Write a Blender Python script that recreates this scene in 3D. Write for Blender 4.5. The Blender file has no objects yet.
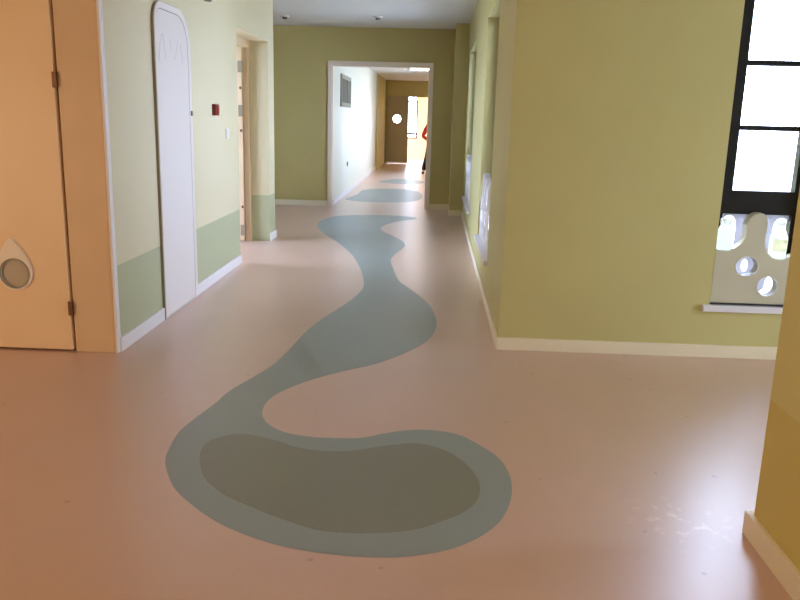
import bpy, bmesh, math, random
from mathutils import Vector, Matrix
from mathutils.geometry import tessellate_polygon
random.seed(4)
sc = bpy.context.scene
COL = sc.collection

# ------------------------------------------------------------------ materials
def lin(c):
    return tuple(((v/255)/12.92 if v/255 <= .04045 else ((v/255+.055)/1.055)**2.4) for v in c)

def mat(name, rgb, rough=.6, spec=.4, noise=0.0, nscale=6.0, metal=0.0, bump=0.0, bscale=200.0, emit=None, estr=0.0):
    m = bpy.data.materials.new(name); m.use_nodes = True
    nt = m.node_tree; b = nt.nodes['Principled BSDF']
    c = lin(rgb) + (1,)
    b.inputs['Base Color'].default_value = c
    b.inputs['Roughness'].default_value = rough
    b.inputs['Specular IOR Level'].default_value = spec
    b.inputs['Metallic'].default_value = metal
    if emit:
        b.inputs['Emission Color'].default_value = lin(emit) + (1,)
        b.inputs['Emission Strength'].default_value = estr
    geo = nt.nodes.new('ShaderNodeNewGeometry')
    if noise:
        n = nt.nodes.new('ShaderNodeTexNoise'); n.inputs['Scale'].default_value = nscale; n.inputs['Detail'].default_value = 5
        nt.links.new(geo.outputs['Position'], n.inputs['Vector'])
        r = nt.nodes.new('ShaderNodeMapRange'); r.inputs['From Min'].default_value = .3; r.inputs['From Max'].default_value = .7
        r.inputs['To Min'].default_value = 1-noise; r.inputs['To Max'].default_value = 1+noise
        nt.links.new(n.outputs['Fac'], r.inputs['Value'])
        h = nt.nodes.new('ShaderNodeHueSaturation'); h.inputs['Color'].default_value = c
        nt.links.new(r.outputs['Result'], h.inputs['Value'])
        nt.links.new(h.outputs['Color'], b.inputs['Base Color'])
    if bump:
        n2 = nt.nodes.new('ShaderNodeTexNoise'); n2.inputs['Scale'].default_value = bscale
        nt.links.new(geo.outputs['Position'], n2.inputs['Vector'])
        bp = nt.nodes.new('ShaderNodeBump'); bp.inputs['Strength'].default_value = bump; bp.inputs['Distance'].default_value = .002
        nt.links.new(n2.outputs['Fac'], bp.inputs['Height'])
        nt.links.new(bp.outputs['Normal'], b.inputs['Normal'])
    return m

def banded(name, upper, lower, z, rough=.55):
    """wall paint in two colours, the lower one painted up to the height z"""
    m = mat(name, upper, rough, .35, bump=.15, bscale=90)
    nt = m.node_tree; b = nt.nodes['Principled BSDF']
    geo = nt.nodes.new('ShaderNodeNewGeometry'); s = nt.nodes.new('ShaderNodeSeparateXYZ')
    nt.links.new(geo.outputs['Position'], s.inputs['Vector'])
    lt = nt.nodes.new('ShaderNodeMath'); lt.operation = 'LESS_THAN'; lt.inputs[1].default_value = z
    nt.links.new(s.outputs['Z'], lt.inputs[0])
    mx = nt.nodes.new('ShaderNodeMix'); mx.data_type = 'RGBA'
    mx.inputs['A'].default_value = lin(upper)+(1,); mx.inputs['B'].default_value = lin(lower)+(1,)
    nt.links.new(lt.outputs['Value'], mx.inputs['Factor'])
    nt.links.new(mx.outputs['Result'], b.inputs['Base Color'])
    return m

def glass_mat():
    m = bpy.data.materials.new('clear_pane'); m.use_nodes = True
    nt = m.node_tree; nt.nodes.clear()
    o = nt.nodes.new('ShaderNodeOutputMaterial'); t = nt.nodes.new('ShaderNodeBsdfTransparent'); g = nt.nodes.new('ShaderNodeBsdfGlossy')
    g.inputs['Roughness'].default_value = .02; t.inputs['Color'].default_value = (.93, .96, .96, 1)
    mx = nt.nodes.new('ShaderNodeMixShader'); fr = nt.nodes.new('ShaderNodeFresnel'); fr.inputs['IOR'].default_value = 1.35
    nt.links.new(fr.outputs[0], mx.inputs[0]); nt.links.new(t.outputs[0], mx.inputs[1]); nt.links.new(g.outputs[0], mx.inputs[2])
    nt.links.new(mx.outputs[0], o.inputs[0])
    return m

def translucent(name, rgb, tr, rough=.4, fac=.6):
    m = bpy.data.materials.new(name); m.use_nodes = True
    nt = m.node_tree; nt.nodes.clear()
    o = nt.nodes.new('ShaderNodeOutputMaterial'); d = nt.nodes.new('ShaderNodeBsdfPrincipled'); t = nt.nodes.new('ShaderNodeBsdfTranslucent')
    d.inputs['Base Color'].default_value = lin(rgb)+(1,); d.inputs['Roughness'].default_value = rough
    t.inputs['Color'].default_value = lin(tr)+(1,)
    mx = nt.nodes.new('ShaderNodeMixShader'); mx.inputs[0].default_value = fac
    nt.links.new(d.outputs[0], mx.inputs[1]); nt.links.new(t.outputs[0], mx.inputs[2]); nt.links.new(mx.outputs[0], o.inputs[0])
    return m

WALL_U = (201, 194, 138)
M = dict(
    wall=mat('yellow_green_paint', WALL_U, .55, .35, noise=.03, nscale=1.6, bump=.15, bscale=90),
    wall_olive=mat('olive_paint', (196, 184, 126), .55, .35, noise=.03, nscale=1.6),
    wall_white=mat('whitened_paint', (234, 234, 222), .55, .35),  # whitened for the window light on the inner corridor's left wall
    wall_band=banded('two_tone_green_paint', (222, 213, 182), (186, 190, 156), .515),
    wall_pillar=banded('two_tone_ochre_paint', (216, 206, 140), (210, 194, 114), .51),
    wall_orange=mat('orange_paint', (232, 178, 108), .6, .3),
    ceiling=mat('white_ceiling_paint', (226, 226, 222), .8, .2),
    skirt=mat('cream_skirting', (238, 230, 208), .45, .4),
    skirt_white=mat('white_skirting', (238, 236, 240), .45, .4),
    casing=mat('cream_casing', (226, 196, 158), .45, .4, noise=.03, nscale=3),
    leaf=mat('cream_door_leaf', (244, 214, 174), .4, .4, noise=.03, nscale=2),
    frame_white=mat('cream_door_trim', (244, 232, 218), .45, .4),
    olive_leaf=mat('olive_door_leaf', (176, 164, 132), .5, .4),
    frame_pink=mat('pale_wood_frame', (222, 196, 164), .45, .4),
    white_panel=mat('white_laminate', (240, 234, 234), .35, .5),
    edge_shade=mat('panel_edge_shade', (150, 142, 118), .5, .4),
    grey_mark=mat('grey_pencil', (212, 206, 208), .8, .1),
    hinge=mat('bronze_hinge', (104, 70, 46), .35, .5, metal=.6),
    hinge_grey=mat('dull_hinge', (150, 136, 114), .5, .4),
    dark_gap=mat('gap_shade_brown', (96, 72, 50), .8, .2),
    black=mat('black_aluminium', (20, 15, 18), .5, .3),
    board=mat('khaki_board', (200, 196, 176), .5, .35, noise=.02, nscale=4),
    board_lip=mat('lit_rim_white', (236, 236, 236), .4, .4),
    board_white=mat('white_board', (226, 224, 230), .45, .4),
    sill=mat('lavender_white_sill', (232, 232, 246), .3, .5),
    foot_dark=mat('dark_foot_line', (60, 58, 66), .35, .5, metal=.7),
    red=mat('red_plastic', (124, 28, 16), .4, .5),
    red_light=mat('pale_red_plastic', (190, 78, 62), .4, .5),
    white_plastic=mat('white_plastic', (238, 232, 230), .35, .5),
    grey_plastic=mat('grey_plastic', (120, 112, 104), .4, .4),
    grey_glass=mat('grey_porthole_glass', (172, 158, 138), .3, .6),
    grey_frame=mat('grey_vent_frame', (150, 148, 132), .5, .4),
    vent=mat('dark_vent_glass', (104, 102, 92), .6, .2),
    lamp=mat('lamp_diffuser', (250, 250, 250), .4, .4, emit=(255, 250, 240), estr=9),
    pvc=mat('white_lamp_body', (230, 230, 228), .5, .4),
    skin=mat('skin', (198, 150, 122), .5, .4),
    hair=mat('black_hair', (28, 24, 22), .6, .3),
    shirt=mat('red_cloth', (168, 44, 32), .8, .2),
    trousers=mat('dark_cloth', (40, 40, 52), .8, .2),
    shoe=mat('black_shoe', (24, 22, 24), .5, .4),
    ground=mat('pale_concrete', (206, 206, 204), .9, .1),
    glass=glass_mat(),
    film=translucent('lavender_film', (180, 182, 200), (164, 160, 163), .35, .75),
    milk=translucent('milky_plastic', (246, 248, 240), (250, 252, 244), .35, .85),
    label_y=translucent('pale_yellow_label', (252, 249, 234), (253, 250, 232), .4, .9),
)

def floor_mat(name, rgb, dark, speck=.5, rough=.5, stains=False, coat=1):
    m = mat(name, rgb, rough, .6)
    m.node_tree.nodes['Principled BSDF'].inputs['Coat Weight'].default_value = coat; m.node_tree.nodes['Principled BSDF'].inputs['Coat IOR'].default_value = 1.8
    m.node_tree.nodes['Principled BSDF'].inputs['Coat Roughness'].default_value = .33
    nt = m.node_tree; b = nt.nodes['Principled BSDF']; L = nt.links
    geo = nt.nodes.new('ShaderNodeNewGeometry')
    n1 = nt.nodes.new('ShaderNodeTexNoise'); n1.inputs['Scale'].default_value = 70; n1.inputs['Detail'].default_value = 3
    n2 = nt.nodes.new('ShaderNodeTexNoise'); n2.inputs['Scale'].default_value = 2.2; n2.inputs['Detail'].default_value = 4
    for n in (n1, n2): L.new(geo.outputs['Position'], n.inputs['Vector'])
    ad = nt.nodes.new('ShaderNodeMath'); ad.operation = 'MULTIPLY_ADD'; ad.inputs[1].default_value = .45
    L.new(n1.outputs['Fac'], ad.inputs[0]); 
    ml = nt.nodes.new('ShaderNodeMath'); ml.operation = 'MULTIPLY'; ml.inputs[1].default_value = .55
    L.new(n2.outputs['Fac'], ml.inputs[0]); L.new(ml.outputs[0], ad.inputs[2])
    r = nt.nodes.new('ShaderNodeMapRange'); r.inputs['From Min'].default_value = .3; r.inputs['From Max'].default_value = .7
    r.inputs['To Min'].default_value = 0; r.inputs['To Max'].default_value = speck
    L.new(ad.outputs[0], r.inputs['Value'])
    mx = nt.nodes.new('ShaderNodeMix'); mx.data_type = 'RGBA'
    mx.inputs['A'].default_value = lin(rgb)+(1,); mx.inputs['B'].default_value = lin(dark)+(1,)
    L.new(r.outputs['Result'], mx.inputs['Factor'])
    out = mx.outputs['Result']
    if stains:
        # chalky scuffs and small dark spots where the floor was worked on
        mp = nt.nodes.new('ShaderNodeVectorMath'); mp.operation = 'DISTANCE'; mp.inputs[1].default_value = (.93, 2.64, 0)
        L.new(geo.outputs['Position'], mp.inputs[0])
        fall = nt.nodes.new('ShaderNodeMapRange'); fall.inputs['From Min'].default_value = .06; fall.inputs['From Max'].default_value = .24
        fall.inputs['To Min'].default_value = 1; fall.inputs['To Max'].default_value = 0
        L.new(mp.outputs['Value'], fall.inputs['Value'])
        n3 = nt.nodes.new('ShaderNodeTexNoise'); n3.inputs['Scale'].default_value = 22; n3.inputs['Detail'].default_value = 4
        L.new(geo.outputs['Position'], n3.inputs['Vector'])
        t3 = nt.nodes.new('ShaderNodeMapRange'); t3.inputs['From Min'].default_value = .56; t3.inputs['From Max'].default_value = .64
        L.new(n3.outputs['Fac'], t3.inputs['Value'])
        k = nt.nodes.new('ShaderNodeMath'); k.operation = 'MULTIPLY'; L.new(fall.outputs[0], k.inputs[0]); L.new(t3.outputs[0], k.inputs[1])
        k2 = nt.nodes.new('ShaderNodeMath'); k2.operation = 'MULTIPLY'; k2.inputs[1].default_value = .6; L.new(k.outputs[0], k2.inputs[0])
        m2 = nt.nodes.new('ShaderNodeMix'); m2.data_type = 'RGBA'; m2.inputs['B'].default_value = lin((236, 214, 196))+(1,)
        L.new(out, m2.inputs['A']); L.new(k2.outputs[0], m2.inputs['Factor'])
        v = nt.nodes.new('ShaderNodeTexVoronoi'); v.inputs['Scale'].default_value = 5.5
        L.new(geo.outputs['Position'], v.inputs['Vector'])
        lt = nt.nodes.new('ShaderNodeMath'); lt.operation = 'LESS_THAN'; lt.inputs[1].default_value = .06; L.new(v.outputs['Distance'], lt.inputs[0])
        k4 = nt.nodes.new('ShaderNodeMath'); k4.operation = 'MULTIPLY'; k4.inputs[1].default_value = .3; L.new(lt.outputs[0], k4.inputs[0])
        m3 = nt.nodes.new('ShaderNodeMix'); m3.data_type = 'RGBA'; m3.inputs['B'].default_value = lin((96, 60, 44))+(1,)
        L.new(m2.outputs['Result'], m3.inputs['A']); L.new(k4.outputs[0], m3.inputs['Factor'])
        out = m3.outputs['Result']
    L.new(out, b.inputs['Base Color'])
    bp = nt.nodes.new('ShaderNodeBump'); bp.inputs['Strength'].default_value = .12; bp.inputs['Distance'].default_value = .002
    L.new(n1.outputs['Fac'], bp.inputs['Height']); L.new(bp.outputs['Normal'], b.inputs['Normal'])
    return m
M['floor'] = floor_mat('salmon_vinyl', (212, 178, 164), (200, 164, 148), stains=True)
M['river'] = floor_mat('blue_grey_vinyl', (142, 156, 160), (130, 145, 148), coat=.4)
M['lake'] = floor_mat('grey_green_vinyl', (126, 131, 118), (108, 114, 100), coat=.4)

# ------------------------------------------------------------------ mesh helpers
def obj(name, bm, material, parent=None, smooth=False, loc=None):
    me = bpy.data.meshes.new(name)
    bmesh.ops.recalc_face_normals(bm, faces=bm.faces)
    bm.to_mesh(me); bm.free()
    for m in (material if isinstance(material, (list, tuple)) else [material]): me.materials.append(m)
    if smooth:
        for p in me.polygons: p.use_smooth = True
    o = bpy.data.objects.new(name, me); COL.objects.link(o)
    if parent: o.parent = parent
    if loc: o.location = loc
    return o

def struct(name, bm, m, parent=None, smooth=False):
    o = obj(name, bm, m, parent, smooth)
    if not parent: o['kind'] = 'structure'
    return o

def empty(name, loc=(0, 0, 0), rz=0, structure=False):
    o = bpy.data.objects.new(name, None); COL.objects.link(o)
    o.location = loc; o.rotation_euler = (0, 0, rz); o.empty_display_size = .1
    if structure: o['kind'] = 'structure'
    return o

def tag(o, label, cat, group=None):
    o['label'] = label; o['category'] = cat
    if group: o['group'] = group
    return o

def box(bm, x0, x1, y0, y1, z0, z1, bevel=0):
    r = bmesh.ops.create_cube(bm, size=1)
    vs = r['verts']
    bmesh.ops.scale(bm, vec=(abs(x1-x0), abs(y1-y0), abs(z1-z0)), verts=vs)
    bmesh.ops.translate(bm, vec=((x0+x1)/2, (y0+y1)/2, (z0+z1)/2), verts=vs)
    if bevel:
        es = list({e for v in vs for e in v.link_edges})
        bmesh.ops.bevel(bm, geom=es, offset=bevel, segments=2, affect='EDGES', profile=.6)
    return bm

def bx(*a, **k): return box(bmesh.new(), *a, **k)

def plate(outline, holes, w0, w1, f, bm=None):
    """flat slab: outline with holes in (u, v), between depths w0 and w1, placed by f(u, v, w)"""
    bm = bm or bmesh.new()
    loops = [outline] + list(holes)
    tris = tessellate_polygon([[Vector((u, v, 0)) for u, v in L] for L in loops])
    flat = [p for L in loops for p in L]
    A = [bm.verts.new(f(u, v, w0)) for u, v in flat]; B = [bm.verts.new(f(u, v, w1)) for u, v in flat]
    for t in tris:
        try:
            bm.faces.new([A[i] for i in t]); bm.faces.new([B[i] for i in reversed(t)])
        except ValueError: pass
    k = 0
    for L in loops:
        n = len(L)
        for i in range(n):
            a, b = k+i, k+(i+1) % n
            bm.faces.new((A[a], A[b], B[b], B[a]))
        k += n
    return bm

def rect(u0, u1, v0, v1): return [(u0, v0), (u1, v0), (u1, v1), (u0, v1)]
def circ(u, v, r, n=28, ru=None): return [(u+(ru or r)*math.cos(2*math.pi*i/n), v+r*math.sin(2*math.pi*i/n)) for i in range(n)]
def ring(outer, inner, w0, w1, f): return plate(outer, [inner], w0, w1, f)
def onX(u, v, w): return (w, u, v)      # wall along Y: u = y, v = z, w = x
def onY(u, v, w): return (u, w, v)      # wall along X: u = x, v = z, w = y

def smooth_loop(pts, n=8):
    out = []; N = len(pts)
    for i in range(N):
        p0, p1, p2, p3 = (Vector(pts[(i+k-1) % N]) for k in range(4))
        for s in range(n):
            t = s/n
            out.append(tuple(.5*((2*p1)+(p2-p0)*t+(2*p0-5*p1+4*p2-p3)*t*t+(3*p1-p0-3*p2+p3)*t**3)))
    return out

def lathe(bm, prof, seg=24, c=(0, 0), bottom=True, top=True):
    rings = []
    for r, z in prof:
        rings.append([bm.verts.new((c[0]+r*math.cos(2*math.pi*i/seg), c[1]+r*math.sin(2*math.pi*i/seg), z)) for i in range(seg)])
    for a, b in zip(rings, rings[1:]):
        for i in range(seg):
            j = (i+1) % seg
            bm.faces.new((a[i], a[j], b[j], b[i]))
    if bottom: bm.faces.new(rings[0][::-1])
    if top: bm.faces.new(rings[-1])
    return bm

def tube(bm, pts, r, seg=8):
    rings = []
    for i, p in enumerate(pts):
        p = Vector(p)
        d = (Vector(pts[min(i+1, len(pts)-1)])-Vector(pts[max(i-1, 0)])).normalized()
        a = d.orthogonal().normalized(); b = d.cross(a)
        rings.append([bm.verts.new(p+r*(math.cos(2*math.pi*k/seg)*a+math.sin(2*math.pi*k/seg)*b)) for k in range(seg)])
    for q, s in zip(rings, rings[1:]):
        for k in range(seg):
            j = (k+1) % seg; bm.faces.new((q[k], q[j], s[j], s[k]))
    bm.faces.new(rings[0][::-1]); bm.faces.new(rings[-1])
    return bm

# ------------------------------------------------------------------ floor with its inlaid river
RIVER = [(-1.058, 2.957), (-1.084, 3.075), (-1.102, 3.271), (-1.076, 3.457), (-1.041, 3.642), (-1.015, 3.835), (-0.956, 4.029), (-0.885, 4.287), (-0.845, 4.604), (-0.816, 4.965), (-0.759, 5.352), (-0.653, 5.802), (-0.588, 6.142), (-0.559, 6.453), (-0.585, 6.786), (-0.636, 7.15), (-0.697, 7.497), (-0.822, 8.073), (-1.015, 8.71), (-1.254, 9.357), (-1.428, 9.89), (-1.509, 10.358), (-1.509, 10.782), (-1.405, 11.22), (-1.202, 11.405), (-0.854, 11.532), (-0.516, 11.534), (-0.278, 11.413), (-0.229, 11.215), (-0.432, 10.939), (-0.592, 10.579), (-0.659, 10.163), (-0.597, 9.806), (-0.446, 9.443), (-0.342, 9.113), (-0.296, 8.823), (-0.318, 8.537), (-0.372, 8.199), (-0.4, 7.831), (-0.351, 7.351), (-0.273, 6.817), (-0.203, 6.594), (-0.102, 6.294), (-0.005, 5.951), (0.043, 5.607), (0.056, 5.321), (0.031, 5.057), (-0.032, 4.838), (-0.148, 4.599), (-0.292, 4.388), (-0.441, 4.249), (-0.567, 4.12), (-0.671, 3.988), (-0.762, 3.821), (-0.792, 3.691), (-0.791, 3.594), (-0.774, 3.502), (-0.722, 3.401), (-0.636, 3.32), (-0.521, 3.28), (-0.412, 3.275), (-0.288, 3.288), (-0.184, 3.351), (-0.063, 3.405), (0.047, 3.411), (0.157, 3.369), (0.246, 3.26), (0.316, 3.14), (0.348, 2.997), (0.348, 2.85), (0.321, 2.701), (0.273, 2.574), (0.203, 2.474), (0.119, 2.398), (0.028, 2.35), (-0.079, 2.32), (-0.197, 2.312), (-0.296, 2.319), (-0.37, 2.331), (-0.487, 2.364), (-0.624, 2.43), (-0.754, 2.523), (-0.907, 2.68), (-0.986, 2.799)]
LAKE = [(-0.201, 3.198), (-0.032, 3.254), (0.099, 3.18), (0.173, 3.066), (0.221, 2.916), (0.213, 2.762), (0.158, 2.651), (0.069, 2.566), (-0.025, 2.501), (-0.159, 2.465), (-0.34, 2.464), (-0.489, 2.53), (-0.611, 2.603), (-0.746, 2.696), (-0.848, 2.812), (-0.91, 2.943), (-0.946, 3.079), (-0.932, 3.198), (-0.827, 3.277), (-0.673, 3.231), (-0.535, 3.152), (-0.402, 3.129), (-0.297, 3.15)]
FAR_RIVER = [(-1.50, 13.6), (-1.40, 14.6), (-1.35, 15.6), (-.9, 16.0), (-.4, 15.8), (-.2, 14.8), (-.3, 13.7), (-.9, 13.3)]
FAR_POOL = [(-1.2, 17.6), (-.9, 18.6), (-.4, 18.5), (-.2, 17.7), (-.6, 17.2)]
def build_floor():
    bm = bmesh.new()
    def slab(x0, x1, y0, y1):
        box(bm, x0, x1, y0, y1, -.12, 0)
    slab(-5.1, .64, -3.1, 4.55); slab(-3.6, .64, 4.55, 9.0); slab(-5.1, .64, 9.0, 12.67); slab(-1.75, .64, 12.67, 25.2); slab(.64, 4.6, -3.1, 4.98); slab(-5.1, 2, 25.2, 28.1)
    for f in bm.faces: f.material_index = 0
    def inlay(pts, z, mi):
        P = smooth_loop(pts)
        vs = [bm.verts.new((x, y, z)) for x, y in P]
        for t in tessellate_polygon([[Vector((x, y, 0)) for x, y in P]]):
            f = bm.faces.new([vs[i] for i in t]); f.material_index = mi
            f.normal_update()
            if f.normal.z < 0: f.normal_flip()
    inlay(RIVER, .0006, 1); inlay(LAKE, .0012, 2); inlay(FAR_RIVER, .0006, 1); inlay(FAR_POOL, .0006, 1)
    me = bpy.data.meshes.new('floor'); bm.to_mesh(me); bm.free()
    for k in ('floor', 'river', 'lake'): me.materials.append(M[k])
    o = bpy.data.objects.new('floor', me); COL.objects.link(o); o['kind'] = 'structure'
build_floor()

# ------------------------------------------------------------------ shell
ZC = 2.72
XL, XR = -1.83, .44
b = bx(-3.6, .64, 4.98, 9.0, ZC, ZC+.12); box(b, -5.1, .64, 9.0, 12.6, ZC, ZC+.12); box(b, -5.1, 4.6, -3.1, 4.55, ZC, ZC+.12); box(b, -3.6, 4.6, 4.55, 4.98, ZC, ZC+.12); struct('ceiling', b, M['ceiling'])
struct('ceiling', bx(-1.75, .64, 12.6, 25.2, 2.52, 2.64), M['ceiling'])
struct('ceiling', bx(-5.1, 2, 25.2, 28.1, ZC, ZC+.12), M['ceiling'])

# left corridor wall, with the doorway notch
struct('wall_left', plate([(4.43, 0), (7.42, 0), (7.42, 2.16), (8.8, 2.16), (8.8, 0), (9.1, 0), (9.1, ZC), (4.43, ZC)], [], XL, XL-.2, onX), M['wall_band'])
# wall that holds the near left door, facing the camera
struct('wall_left', plate([(-5, 0), (-2.99, 0), (-2.99, 2.12), (-2.09, 2.12), (-2.09, 0), (-1.831, 0), (-1.831, ZC), (-5, ZC)], [], 4.43, 4.55, onY), M['wall'])
struct('wall_left', plate([(-3, 0), (4.55, 0), (4.55, ZC), (-3, ZC)], [], -5, -5.1, onX), M['wall'])
struct('wall_left', bx(-5.1, -5, 9.0, 12.67, 0, ZC), M['wall'])
struct('wall_left', plate(rect(4.55, 9.0, 0, ZC), [rect(7.3, 8.7, .1, 2.6)], -3.5, -3.6, onX), M['wall'])
struct('wall_left', bx(-5, -2.031, 9.0, 9.1, 0, ZC), M['wall'])
# far wall with its wide opening
struct('wall_far', plate([(-5, 0), (-1.615, 0), (-1.615, 2.165), (-.115, 2.165), (-.115, 0), (.44, 0), (.44, ZC), (-5, ZC)], [], 12.53, 12.67, onY), M['wall_olive'])
struct('wall_far', bx(.25, .44, 11.72, 12.53, 0, ZC, bevel=.004), M['wall_olive'])
# right corridor wall with two windows, and the wall that turns to face the camera
WIN_A, WIN_B = (6.1, 7.5), (9.5, 11.3)
struct('wall_right', plate(rect(4.98, 12.67, 0, ZC), [rect(*WIN_A, .33, 2.3), rect(*WIN_B, .33, 2.3)], XR, XR+.2, onX), M['wall'])
struct('wall_right', plate(rect(XR, 4.5, 0, ZC), [rect(1.715, 2.215, .33, 2.45), rect(2.9, 3.5, .33, 2.45)], 4.78, 4.98, onY), M['wall'])
struct('wall_right', plate(rect(2.42, 4.98, 0, ZC), [rect(2.75, 3.6, .33, 2.45)], 4.5, 4.6, onX), M['wall'])
struct('wall_right', bx(1.3, 4.5, 2.42, 2.57, 0, ZC), M['wall'])
struct('wall_right', bx(1.158, 1.3, -3, 2.57, 0, ZC, bevel=.008), M['wall_pillar'])
struct('wall_back', bx(-5, 1.158, -3.1, -3, 0, ZC), M['wall'])
# inner corridor; left wall paint whitened for window light, olive for the shade beyond
struct('wall_left', bx(-1.75, -1.6, 12.67, 21.7, 0, 2.52), M['wall_white'])
struct('wall_left', bx(-1.75, -1.56, 21.7, 25.1, 0, 2.52), M['wall_olive'])
IW = [(13.4, 14.5), (15.5, 16.6), (17.6, 18.6), (19.5, 20.3)]
struct('wall_right', plate(rect(12.67, 25.1, 0, 2.52), [rect(a, c, .9, 2.2) for a, c in IW], .46, .64, onX), M['wall'])
struct('wall_far', plate([(-1.75, 0), (-1.47, 0), (-1.47, 2.03), (.1, 2.03), (.1, 0), (.64, 0), (.64, 2.6), (-1.75, 2.6)], [], 25.1, 25.2, onY), M['wall_olive'])
# lobby past the far door
struct('wall_back', plate(rect(-5, -.52, 0, ZC), [rect(-2.3, -.62, .7, 2.3)], 28, 28.1, onY), M['wall_orange'])
struct('wall_back', bx(-.52, 2, 28, 28.1, 0, ZC), M['wall_orange'])
struct('wall_right', bx(1.9, 2, 25.2, 28, 0, ZC), M['wall_white'])
struct('ground', bx(-60, 60, -50, 80, -.32, -.3), M['ground'])

# skirting boards
def skirt(name, x0, x1, y0, y1, m, h=.085): struct(name, bx(x0, x1, y0, y1, 0, h, bevel=.003), M[m])
skirt('baseboard_left', XL, XL+.014, 4.43, 5.198, 'skirt_white')
skirt('baseboard_left', XL, XL+.014, 5.953, 7.42, 'skirt_white')
skirt('baseboard_left', XL, XL+.014, 8.8, 9.114, 'skirt_white')
skirt('baseboard_far', -5, -1.68, 12.516, 12.53, 'skirt')
skirt('baseboard_far', -.05, .25, 12.516, 12.53, 'skirt')
skirt('baseboard_far', .236, .25, 11.706, 12.516, 'skirt')
skirt('baseboard_far', .25, .426, 11.706, 11.72, 'skirt')
skirt('baseboard_right', XR-.014, XR, 4.766, 11.72, 'skirt', .08)
skirt('baseboard_right', XR, 4.5, 4.766, 4.78, 'skirt', .08)
skirt('baseboard_right', 1.136, 1.158, -3, 2.592, 'skirt', .085)
skirt('baseboard_right', 1.158, 4.5, 2.57, 2.592, 'skirt', .085)
skirt('baseboard_left', -1.6, -1.586, 12.67, 21.7, 'skirt_white')

# trim around the far opening, and the corner strip by the near door
t = plate([(-1.675, 0), (-1.615, 0), (-1.615, 2.165), (-.115, 2.165), (-.115, 0), (-.055, 0), (-.055, 2.225), (-1.675, 2.225)], [], 12.505, 12.53, onY)
box(t, -1.625, -1.6, 12.53, 12.68, 0, 2.165); box(t, -.13, -.105, 12.53, 12.68, 0, 2.165); box(t, -1.6, -.13, 12.53, 12.68, 2.15, 2.175)
struct('trim_1', t, M['frame_white'])
struct('trim_2', bx(-1.842, -1.826, 4.402, 4.45, 0, ZC, bevel=.003), M['skirt_white'])

# ------------------------------------------------------------------ door_1: near left door, its leaf towards the camera
d1 = empty('door_1', (-2.54, 4.43, 0), structure=True)
def part(name, bm, m, p, smooth=False):
    bmesh.ops.translate(bm, vec=-Vector(p.location), verts=bm.verts)
    return obj(name, bm, m, p, smooth)
leaf = part('door_leaf', bx(-2.985, -2.098, 4.395, 4.44, .012, 2.1, bevel=.004), M['leaf'], d1)
part('door_casing', bx(-2.082, -1.842, 4.405, 4.43, 0, 2.2, bevel=.003), M['casing'], d1)
part('door_casing', bx(-3.2, -2.99, 4.405, 4.43, 0, 2.2, bevel=.003), M['casing'], d1)
part('gap_shade', bx(-2.998, -2.08, 4.44, 4.47, 0, 2.12), M['dark_gap'], d1)  # dark sheet behind the leaf, coloured in for the shadow line around it
for z in (.265, 1.555):
    h = bx(-2.104, -2.076, 4.383, 4.4, z-.042, z+.042, bevel=.003)
    part('hinge', h, M['hinge'], d1, False)
TEAR = [(-2.405, .665), (-2.37, .625), (-2.325, .555), (-2.304, .49), (-2.312, .425), (-2.345, .385), (-2.395, .368), (-2.45, .378), (-2.49, .42), (-2.505, .48), (-2.495, .55), (-2.455, .625), (-2.425, .663)]
pf = part('porthole_frame', plate(smooth_loop(TEAR, 4), [circ(-2.4, .466, .084, 36)], 4.375, 4.395, onY), M['frame_white'], d1)
part('porthole_glass', plate(circ(-2.4, .466, .084, 36), [], 4.388, 4.394, onY), M['grey_glass'], d1)
part('porthole_bead', ring(circ(-2.4, .466, .089, 36), circ(-2.4, .466, .08, 36), 4.371, 4.376, onY), M['grey_frame'], d1)

# door_2: doorway into the left room, leaf folded open inside
d2 = empty('door_2', (-2.06, 8.1, 0), structure=True)
fr = plate([(7.36, 0), (7.42, 0), (7.42, 2.1), (8.74, 2.1), (8.74, 0), (8.8, 0), (8.8, 2.16), (7.36, 2.16)], [], -2.031, -2.09, onX)
part('door_frame', fr, M['frame_pink'], d2)
part('door_leaf', bx(-3.0, -2.095, 8.7, 8.74, .012, 2.09, bevel=.003), M['frame_pink'], d2)
for z in (.13, 1.43, 1.89):
    part('hinge', bx(-2.135, -2.085, 8.686, 8.7, z-.06, z+.06), M['hinge_grey'], d2)
for z in (.39, 1.22, 1.67):
    part('bolt_hole', bx(-2.122, -2.1, 8.694, 8.7, z-.014, z+.014), M['dark_gap'], d2)

# door_3: leaf at the end of the inner corridor, with a round window
d3 = empty('door_3', (-1.15, 25.1, 0), structure=True)
part('door_leaf', plate(rect(-1.52, -.845, .01, 2.06), [circ(-1.198, 1.365, .135, 8)], 25.05, 25.095, onY), M['olive_leaf'], d3)
part('window_rim', ring(circ(-1.198, 1.365, .17, 24), circ(-1.198, 1.365, .133, 8), 25.04, 25.05, onY), M['olive_leaf'], d3)
part('door_glass', plate(circ(-1.198, 1.365, .135, 8), [], 25.07, 25.075, onY), M['glass'], d3)
part('kick_plate', bx(-1.52, -.845, 25.042, 25.05, .01, .06), M['frame_white'], d3)

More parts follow.
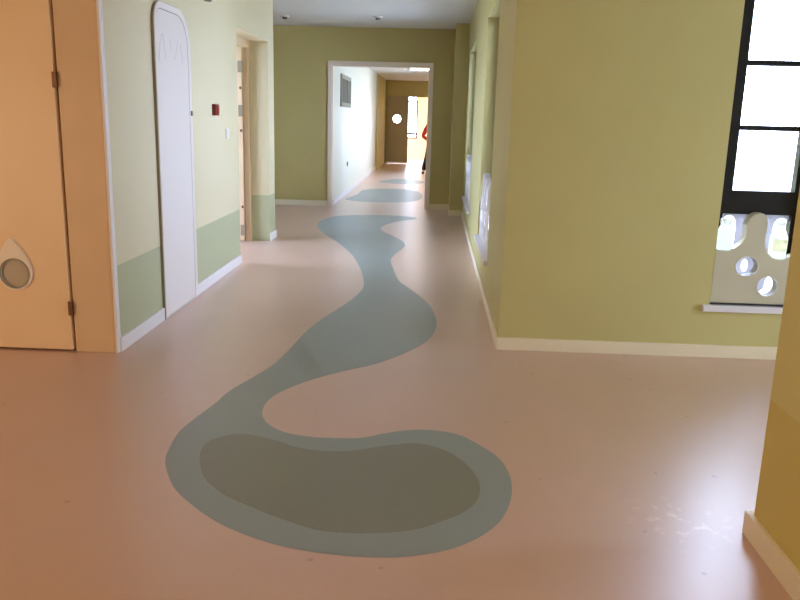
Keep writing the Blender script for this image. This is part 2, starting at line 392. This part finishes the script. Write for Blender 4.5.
# ------------------------------------------------------------------ windows
def frame_bm(u0, u1, z0, z1, s, bars, w0, w1, f, rail=None, mull=()):
    holes = []
    us = [u0] + list(mull) + [u1]
    zs = [z0] + list(bars) + [z1]
    for i in range(len(us)-1):
        a = us[i]+(s if i == 0 else .018); c = us[i+1]-(s if i == len(us)-2 else .018)
        for k in range(len(zs)-1):
            lo = zs[k]+(s if k == 0 else (.015 if zs[k] not in (rail or {}) else rail[zs[k]]))
            hi = zs[k+1]-(s if k == len(zs)-2 else (.015 if zs[k+1] not in (rail or {}) else rail[zs[k+1]]))
            holes.append(rect(a, c, lo, hi))
    return plate(rect(u0, u1, z0, z1), holes, w0, w1, f)

# window_1: the tall black one in the wall that faces the camera
w1 = empty('window_1', (1.965, 4.89, .33), structure=True)
part('window_frame', frame_bm(1.715, 2.215, .33, 2.45, .045, (.955, 1.395, 1.765, 2.13), 4.86, 4.92, onY, {.955: .07}), M['black'], w1)
part('side_stile', bx(1.715, 1.8, 4.855, 4.925, .9, 2.45), M['black'], w1)
part('window_pane', bx(1.73, 2.2, 4.888, 4.892, .99, 2.44), M['glass'], w1)
film = plate(rect(1.735, 2.195, .37, .9), [circ(1.94, .565, .04, 10, .02), smooth_loop(rect(1.776, 1.85, .64, .845), 5), smooth_loop(rect(2.09, 2.172, .61, .835), 5), smooth_loop([(2.05, .40), (2.075, .43), (2.08, .48), (2.11, .51), (2.13, .48), (2.13, .42), (2.10, .39)], 3)], 4.892, 4.896, onY)  # openings behind the bottles added so daylight lights them from the back
part('frosted_film', film, M['film'], w1)
part('lower_pane', bx(1.73, 2.2, 4.884, 4.888, .36, .94), M['glass'], w1)
hd = bx(2.166, 2.186, 4.83, 4.86, 1.52, 1.545); box(hd, 2.12, 2.182, 4.82, 4.834, 1.545, 1.565, bevel=.004)
part('window_handle', hd, M['black'], w1)
sl = bx(1.668, 2.235, 4.75, 4.87, .295, .335, bevel=.006)
part('window_sill', sl, M['sill'], w1)

BOARD = [(1.716, 0.345), (1.71, 0.677), (1.744, 0.668), (1.786, 0.667), (1.832, 0.684), (1.864, 0.712), (1.886, 0.749), (1.889, 0.792), (1.884, 0.828), (1.893, 0.858), (1.911, 0.883), (1.93, 0.895), (1.953, 0.901), (1.977, 0.897), (1.997, 0.879), (2.008, 0.838), (2.005, 0.771), (2.007, 0.705), (2.031, 0.657), (2.058, 0.633), (2.095, 0.622), (2.141, 0.63), (2.185, 0.655), (2.185, 0.345)]
BOARD = [(max(1.72, u), v) for u, v in BOARD]
def guard(u_off, label, m_body, f, w0, w1, lo=0, hi=9, base=(0, 0, 0), flip=False):
    pts = BOARD
    out = [(u_off+((1.95-(u-1.95)) if flip else u), v) for u, v in pts]
    sgn = -1 if flip else 1
    hs = [circ(u_off+1.95+sgn*(1.914-1.95), .576, .058, 28, .067), circ(u_off+1.95+sgn*(2.05-1.95), .457, .06, 28, .06)]
    root = empty('guard_board', base)
    tag(root, label, 'board', 'guard boards with bubble holes in the windows')
    part('board', plate(out, hs, w0, w1, f), m_body, root)
    return root, hs
gb, hs = guard(0, 'khaki guard board with bubble-shaped cut-outs below the tall black-framed window', M['board'], onY, 4.79, 4.855, base=(1.95, 4.82, .335))
for h, (u, v) in zip(hs, ((1.914, .576), (2.05, .457))):
    rr = circ(u, v, .061, 28, h[0][0]-u+.003)
    part('lit_hole_rim', ring(rr, h, 4.786, 4.858, onY), M['board_lip'], gb)  # rim whitened to put the window light on the board's thickness
# the dark line along the foot of the board
part('foot_line', bx(1.722, 2.19, 4.778, 4.79, .338, .347), M['foot_dark'], gb)

# windows along the right corridor wall
def side_window(name, y0, y1, boards):
    w = empty(name, (XR+.12, (y0+y1)/2, .33), structure=True)
    n = boards
    mull = [y0+(y1-y0)*k/n for k in range(1, n)]
    part('window_frame', frame_bm(y0, y1, .33, 2.3, .045, (.955, 1.395, 1.765, 2.13), XR+.1, XR+.16, onX, {.955: .07}, mull), M['black'], w)
    part('window_pane', bx(XR+.128, XR+.132, y0+.02, y1-.02, .36, 2.29), M['glass'], w)
    part('window_sill', bx(XR-.03, XR+.1, y0-.04, y1+.04, .295, .335, bevel=.006), M['sill'], w)
wn = empty('window_12', (3.2, 4.89, .33), structure=True)
part('window_frame', frame_bm(2.9, 3.5, .33, 2.45, .045, (.955, 1.395, 1.765, 2.13), 4.86, 4.92, onY, {.955: .07}), M['black'], wn)
part('window_pane', bx(2.92, 3.48, 4.888, 4.892, .36, 2.44), M['glass'], wn)
part('window_sill', bx(2.86, 3.54, 4.75, 4.87, .295, .335, bevel=.006), M['sill'], wn)
we = empty('window_13', (4.55, 3.17, .33), structure=True)  # unseen side window, added to brighten the floor near the pillar
part('window_frame', frame_bm(2.75, 3.6, .33, 2.45, .045, (.955, 1.395, 1.765, 2.13), 4.52, 4.58, onX, None), M['black'], we)
part('window_pane', bx(4.548, 4.552, 2.77, 3.58, .36, 2.44), M['glass'], we)
side_window('window_2', *WIN_A, 3); side_window('window_3', *WIN_B, 3)
def side_board(y0, y1, label):
    r = empty('guard_board', (XR+.03, (y0+y1)/2, .335))
    tag(r, label, 'board', 'guard boards with bubble holes in the windows')
    L = y1-y0
    out = [(y0+.005, .34), (y1-.005, .34), (y1-.005, .7), (y1-.05, .66), (y1-.11, .67), (y1-.16, .74), (y1-.2, .87), (y1-.26, .93)]
    k = y1-.32
    while k > y0+.5:
        out += [(k, .92), (k-.06, .84), (k-.1, .7), (k-.17, .65), (k-.24, .7), (k-.29, .86)]
        k -= .36
    out += [(y0+.2, .92), (y0+.12, .95), (y0+.05, .93), (y0+.005, .88)]
    hs = [circ(y0+L*t, v, .06) for t, v in ((.15, .6), (.3, .47), (.5, .57), (.68, .45), (.84, .55))]
    part('board', plate(out, hs, XR+.012, XR+.07, onX), M['board_white'], r)
side_board(*WIN_A, 'white bubble-cut guard board in the nearer corridor window on the right')
side_board(*WIN_B, 'white bubble-cut guard board in the farther corridor window on the right')
k = 4
for a, c in IW:
    w = empty('window_%d' % k, (.55, (a+c)/2, .9), structure=True); k += 1
    part('window_frame', frame_bm(a, c, .9, 2.2, .045, (1.3, 1.75), .54, .59, onX, None, [(a+c)/2]), M['black'], w)
    part('window_pane', bx(.563, .567, a+.02, c-.02, .92, 2.18), M['glass'], w)
    part('window_sill', bx(.44, .54, a-.03, c+.03, .87, .9, bevel=.005), M['sill'], w)
w = empty('window_%d' % k, (-1.46, 28.05, .7), structure=True); k += 1
part('window_frame', frame_bm(-2.3, -.62, .7, 2.3, .05, (.87, 1.945), 28.02, 28.08, onY, {.87: .035, 1.945: .03}, [-1.74]), M['black'], w)
part('window_pane', bx(-2.28, -.64, 28.048, 28.052, .72, 2.28), M['glass'], w)
w = empty('window_%d' % k, (-3.55, 8, .1), structure=True); k += 1
part('window_frame', frame_bm(7.3, 8.7, .1, 2.6, .05, (), -3.58, -3.52, onX, None, [8.0]), M['black'], w)
part('window_pane', bx(-3.552, -3.548, 7.32, 8.68, .12, 2.58), M['glass'], w)

# ------------------------------------------------------------------ bottles in the two bubbles of the guard board
def bottle(x, z, r, h, cap_r, label, yellow):
    o = empty('bottle', (x, 4.83, z)); tag(o, label, 'bottle')
    s = h-.03
    obj('body', lathe(bmesh.new(), [(r*.9, .0), (r, .006), (r, s*.6), (r*.96, s*.7), (r*.72, s*.88), (cap_r*.9, s*.95), (cap_r*.9, s)], top=False), M['milk'], o, True)
    obj('cap', lathe(bmesh.new(), [(cap_r, s), (cap_r, h-.004), (cap_r*.9, h)], bottom=False), M['milk'], o, False)
    if yellow:
        lb = bmesh.new(); n = 14; A = []
        for i in range(n+1):
            a = -math.pi/2-1.0+2.0*i/n
            A.append([lb.verts.new((q*math.cos(a), q*math.sin(a), zz)) for q, zz in ((r+.0012, h*.22), (r+.0012, h*.55), (r+.0004, h*.55), (r+.0004, h*.22))])
        for p, q in zip(A, A[1:]):
            for i in range(4): lb.faces.new((p[i], p[(i+1) % 4], q[(i+1) % 4], q[i]))
        lb.faces.new(A[0]); lb.faces.new(A[-1][::-1])
        obj('sticker', lb, M['label_y'], o, True)['label'] = 'pale yellow sticker'
bottle(1.778, .669, .05, .19, .035, 'white bottle in the left bubble of the khaki window board', False)
bottle(2.1, .626, .051, .222, .027, 'capped white bottle with pale yellow middle in the right bubble of the khaki window board', True)

# ------------------------------------------------------------------ the tall white panel on the left wall
def arch(y0, y1, z0, z1, r, q, n=10):
    P = [(y0, z0), (y1, z0)]
    P += [(y1-r+r*math.cos(a), z1-r+r*math.sin(a)) for a in [math.pi/2*i/n for i in range(n+1)]]
    P += [(y0+q-q*math.sin(a), z1-q+q*math.cos(a)) for a in [math.pi/2*i/n for i in range(n+1)]]
    return P
wp = empty('wall_panel', (XL, 5.575, 0)); tag(wp, 'tall white round-topped panel standing against the left wall beside the red call point', 'panel')
X0 = XL+.001
part('panel_core', plate(arch(5.2, 5.95, 0, 2.1, .26, .14), [], X0, X0+.016, onX), M['edge_shade'], wp)['label'] = 'brownish edge of the white panel, coloured as in shade'  # core tinted dark to put shade on the panel's side
part('panel_rim', ring(arch(5.204, 5.946, .004, 2.096, .256, .137), arch(5.214, 5.89, .012, 2.055, .23, .12), X0+.016, X0+.022, onX), M['white_panel'], wp)
part('panel_face', plate(arch(5.217, 5.885, .016, 2.049, .226, .117), [], X0+.016, X0+.0205, onX), M['white_panel'], wp)
lk = bx(X0+.022, X0+.034, 5.905, 5.933, 1.375, 1.41, bevel=.004)
part('lock', lk, M['grey_frame'], wp)
dm = bmesh.new()
for st in ([(5.27, 1.72), (5.30, 1.84), (5.35, 1.9)], [(5.36, 1.9), (5.39, 1.8), (5.4, 1.74)], [(5.5, 1.88), (5.52, 1.8), (5.58, 1.75), (5.63, 1.8), (5.66, 1.87)], [(5.72, 1.86), (5.74, 1.8), (5.77, 1.74)]):
    tube(dm, [(X0+.0187, y, z) for y, z in st], .003, 6)
part('drawn_strokes', dm, M['grey_mark'], wp)['label'] = 'faint grey strokes near the top of the panel'

# ------------------------------------------------------------------ small fittings
cp = empty('fire_call_point', (XL, 6.66, 1.425)); tag(cp, 'small red square fire call point on the left wall right of the white panel', 'alarm')
part('housing', bx(XL-.003, XL+.03, 6.565, 6.675, 1.38, 1.47, bevel=.005), M['red'], cp)
part('press_plate', bx(XL+.03, XL+.034, 6.62, 6.67, 1.4, 1.455), M['red_light'], cp)
def switch(x, y, z, label, m='white_plastic'):
    s = empty('light_switch', (x, y, z)); tag(s, label, 'switch')
    part('switch_plate', bx(x, x+.012, y-.043, y+.043, z-.043, z+.043, bevel=.003), M[m], s)
    part('rocker', bx(x+.012, x+.018, y-.018, y+.018, z-.03, z+.03, bevel=.002), M[m], s)
switch(XL, 7.01, 1.225, 'white light switch on the left wall just before the open doorway')
switch(-1.6, 14.65, .55, 'small grey wall switch low on the bright left wall past the far opening', 'grey_plastic')
sn = empty('wall_sensor', (XL, 6.42, 2.27)); tag(sn, 'small dark fixture high on the left wall above the red call point', 'fixture')
part('sensor_body', bx(XL, XL+.05, 6.37, 6.47, 2.245, 2.3, bevel=.01), M['grey_plastic'], sn)
part('sensor_lens', bx(XL+.05, XL+.056, 6.395, 6.445, 2.255, 2.28, bevel=.002), M['black'], sn)

vt = empty('wall_vent', (-1.6, 14.25, 1.83)); tag(vt, 'grey framed high window vent on the left wall past the far opening', 'vent')
part('vent_frame', frame_bm(13.5, 15.0, 1.56, 2.09, .07, (), -1.6, -1.575, onX, None, [14.45]), M['grey_frame'], vt)
part('vent_pane', bx(-1.597, -1.59, 13.52, 14.98, 1.58, 2.07), M['vent'], vt)

def detector(x, y, label):
    s = empty('smoke_detector', (x, y, ZC)); tag(s, label, 'smoke detector')
    obj('base', lathe(bmesh.new(), [(.06, -.018), (.065, -.01), (.065, 0)]), M['pvc'], s, False)
    obj('sensor_head', lathe(bmesh.new(), [(.024, -.045), (.034, -.036), (.036, -.018)]), M['grey_plastic'], s, False)
detector(-.82, 11.15, 'small round smoke detector on the ceiling above the far opening')
detector(-2.11, 11.3, 'small round ceiling fitting nearer the left end of the far wall')

cl = empty('ceiling_light', (-.4, 18.6, 2.52)); tag(cl, 'bright flat ceiling light in the passage past the far opening', 'lamp')
part('light_body', bx(-.62, -.12, 18.2, 19.0, 2.49, 2.52, bevel=.004), M['pvc'], cl)
part('diffuser', bx(-.6, -.14, 18.22, 18.98, 2.482, 2.49), M['lamp'], cl)

# ------------------------------------------------------------------ the person past the far opening
def skin_mesh(name, V, E, mtl, parent, sub=2):
    me = bpy.data.meshes.new(name)
    me.from_pydata([v[:3] for v in V], E, [])
    o = bpy.data.objects.new(name, me); COL.objects.link(o); o.parent = parent
    me.materials.append(mtl)
    sk = o.modifiers.new('skin', 'SKIN'); sk.use_smooth_shade = True
    for i, v in enumerate(V):
        r = v[3]; d = me.skin_vertices[0].data[i]
        d.radius = (r, r) if not isinstance(r, tuple) else r
    me.skin_vertices[0].data[0].use_root = True
    sb = o.modifiers.new('sub', 'SUBSURF'); sb.levels = sub; sb.render_levels = sub
    bpy.context.view_layer.update()
    dg = bpy.context.evaluated_depsgraph_get()
    m2 = bpy.data.meshes.new_from_object(o.evaluated_get(dg)); m2.name = name
    o.modifiers.clear(); o.data = m2
    for p in m2.polygons: p.use_smooth = True
    return o
P = empty('person', (-.015, 20.6, 0)); P.scale = (.9, .9, .9); tag(P, 'person in red top and dark trousers half hidden at the right of the far opening', 'person')
# joints, relative to the person's base; facing the camera (-y)
J = {'pelvis': (0, 0, .94, .125), 'waist': (0, 0, 1.1, .12), 'chest': (0, 0, 1.28, .14), 'neck0': (0, 0, 1.43, .07), 'neck': (0, -.005, 1.5, .052),
     'head0': (0, -.015, 1.57, .078), 'head1': (0, -.012, 1.66, .092), 'crown': (0, -.005, 1.74, .06)}
for s, n in ((-1, 'L'), (1, 'R')):
    J['sh'+n] = (s*.17, 0, 1.4, .06)
    if s < 0: J['el'+n] = (-.335, .02, 1.06, .043); J['wr'+n] = (-.19, -.05, .97, .03); J['ha'+n] = (-.12, -.08, .95, .036)
    else: J['el'+n] = (.25, .03, 1.12, .043); J['wr'+n] = (.27, -.02, .87, .03); J['ha'+n] = (.27, -.03, .78, .036)
    J['hip'+n] = (s*.1, 0, .9, .095)
    kx, fx = (-.19, -.29) if s < 0 else (.12, .13)
    J['kn'+n] = (kx, -.02, .5, .06); J['an'+n] = (fx, .02, .09, .042); J['to'+n] = (fx-.01, -.17, .04, .035)
names = list(J)
ed = [('pelvis', 'waist'), ('waist', 'chest'), ('chest', 'neck0'), ('neck0', 'neck'), ('neck', 'head0'), ('head0', 'head1'), ('head1', 'crown')]
for n in 'LR':
    ed += [('chest', 'sh'+n), ('sh'+n, 'el'+n), ('el'+n, 'wr'+n), ('wr'+n, 'ha'+n), ('pelvis', 'hip'+n), ('hip'+n, 'kn'+n), ('kn'+n, 'an'+n), ('an'+n, 'to'+n)]
V = [J[n] for n in names]; Ed = [(names.index(a), names.index(c)) for a, c in ed]
# five fingers on each hand, nose and ears
for n, s in (('L', -1), ('R', 1)):
    h = Vector(J['ha'+n][:3]); w_ = Vector(J['wr'+n][:3]); d = (h-w_).normalized(); sd = Vector((0, 1, 0)) if n == 'L' else Vector((0, 1, 0))
    sd = (sd-d*sd.dot(d)).normalized()
    hi = names.index('ha'+n)
    for q, (o_, l_) in enumerate(((-.03, .07), (-.01, .08), (.01, .075), (.03, .06))):
        a = h+sd*o_+d*.03; b_ = a+d*l_*.5; c_ = a+d*l_*.85+Vector((-s*.02, 0, -.02))
        k0 = len(V); V += [tuple(a)+(.011,), tuple(b_)+(.01,), tuple(c_)+(.008,)]; Ed += [(hi, k0), (k0, k0+1), (k0+1, k0+2)]
    a = h-sd*.04-d*.01; k0 = len(V); V += [tuple(a)+(.011,), tuple(a-sd*.02+d*.035)+(.009,)]; Ed += [(hi, k0), (k0, k0+1)]
k0 = len(V); V += [(0, -.118, 1.635, .014)]; Ed += [(names.index('head1'), k0)]
for s in (-1, 1):
    k0 = len(V); V += [(s*.098, 0, 1.645, .016)]; Ed += [(names.index('head1'), k0)]
body = skin_mesh('body', V, Ed, M['skin'], P)
def sub(ns, es, grow, name, m, tweak=None):
    VV = [tuple(J[n][:3])+(J[n][3]+grow,) for n in ns]
    if tweak: VV = [tweak.get(n, v) for n, v in zip(ns, VV)]
    return skin_mesh(name, VV, [(ns.index(a), ns.index(c)) for a, c in es], m, P)
sub(['waist', 'pelvis', 'chest', 'neck0', 'shL', 'shR', 'elL', 'elR', 'wrL', 'wrR'],
    [('pelvis', 'waist'), ('waist', 'chest'), ('chest', 'neck0'), ('chest', 'shL'), ('chest', 'shR'), ('shL', 'elL'), ('shR', 'elR'), ('elL', 'wrL'), ('elR', 'wrR')],
    .022, 'shirt', M['shirt'])
sub(['pelvis', 'hipL', 'hipR', 'knL', 'knR', 'anL', 'anR'],
    [('pelvis', 'hipL'), ('pelvis', 'hipR'), ('hipL', 'knL'), ('hipR', 'knR'), ('knL', 'anL'), ('knR', 'anR')], .02, 'trousers', M['trousers'])
skin_mesh('hair', [(0, .012, 1.70, .092), (0, .01, 1.745, .07), (0, .05, 1.64, .07)], [(0, 1), (0, 2)], M['hair'], P)
for s in 'LR':
    a, t_ = J['an'+s], J['to'+s]
    skin_mesh('shoe', [(a[0], a[1]+.03, .045, .045), (a[0], a[1]-.06, .045, .046), (t_[0], t_[1]-.04, .04, .04)], [(0, 1), (1, 2)], M['shoe'], P)
for s in (-1, 1):
    e = bmesh.new(); bmesh.ops.create_uvsphere(e, u_segments=10, v_segments=8, radius=.014)
    obj('eye', e, M['hair'], P, True, (s*.034, -.098, 1.66))

# ------------------------------------------------------------------ daylight
W = bpy.data.worlds.new('overcast_sky'); sc.world = W; W.use_nodes = True
bg = W.node_tree.nodes['Background']
bg.inputs['Color'].default_value = (.80, .91, 1.24, 1); bg.inputs['Strength'].default_value = 9.0
def portal(loc, rot, sx, sy):
    l = bpy.data.lights.new('window_portal', 'AREA'); l.shape = 'RECTANGLE'; l.size = sx; l.size_y = sy
    l.cycles.is_portal = True
    o = bpy.data.objects.new('window_portal', l); COL.objects.link(o); o.location = loc; o.rotation_euler = rot
H = math.pi/2
portal((1.965, 5.0, 1.4), (-H, 0, 0), .5, 2.1); portal((3.2, 5.0, 1.4), (-H, 0, 0), .6, 2.1); portal((4.62, 3.17, 1.4), (0, H, 0), 2.1, .85)
for y0, y1 in (WIN_A, WIN_B): portal((XR+.21, (y0+y1)/2, 1.3), (0, H, 0), 2.0, y1-y0)
for a, c in IW: portal((.65, (a+c)/2, 1.55), (0, H, 0), 1.3, c-a)
portal((-1.46, 28.12, 1.5), (-H, 0, 0), 1.7, 1.6)
portal((-3.62, 8.0, 1.35), (0, -H, 0), 2.5, 1.4)

# unseen warm area lights, added as fill in the hall around the camera
def lamp(loc, to, size, power):
    l = bpy.data.lights.new('warm_fill', 'AREA'); l.shape = 'SQUARE'; l.size = size; l.energy = power; l.color = (1, .70, .45)
    o = bpy.data.objects.new('warm_fill', l); COL.objects.link(o); o.location = loc
    o.rotation_euler = (Vector(to)-Vector(loc)).to_track_quat('-Z', 'Y').to_euler()
lamp((-4.8, .4, .95), (-2.3, 4.4, 1.2), .9, 32)
lamp((-.1, .9, 2.68), (-.1, 1.1, 0), .9, 8)

# ------------------------------------------------------------------ camera
cam = bpy.data.cameras.new('camera'); co = bpy.data.objects.new('camera', cam); COL.objects.link(co)
Rcw = Matrix(((.99870251, .04398574, .0256621), (.03488769, -.22388585, -.97399075), (-.03709632, .9736223, -.22512993)))  # rows: image right, image down, forward
right, down, fwd = (Vector(r) for r in Rcw)
co.matrix_world = Matrix(((right.x, -down.x, -fwd.x, 0), (right.y, -down.y, -fwd.y, 0), (right.z, -down.z, -fwd.z, 1.4), (0, 0, 0, 1)))
cam.sensor_fit = 'HORIZONTAL'; cam.sensor_width = 36; cam.lens = 36*788.3/800; cam.clip_start = .05; cam.clip_end = 300
sc.camera = co
sc.view_settings.view_transform = 'Standard'; sc.view_settings.look = 'None'; sc.view_settings.gamma = 1
sc.view_settings.exposure = 0.95; sc.view_settings.use_curve_mapping = False
sc.cycles.max_bounces = 16; sc.cycles.diffuse_bounces = 10; sc.cycles.transparent_max_bounces = 16
sc.cycles.use_denoising = True
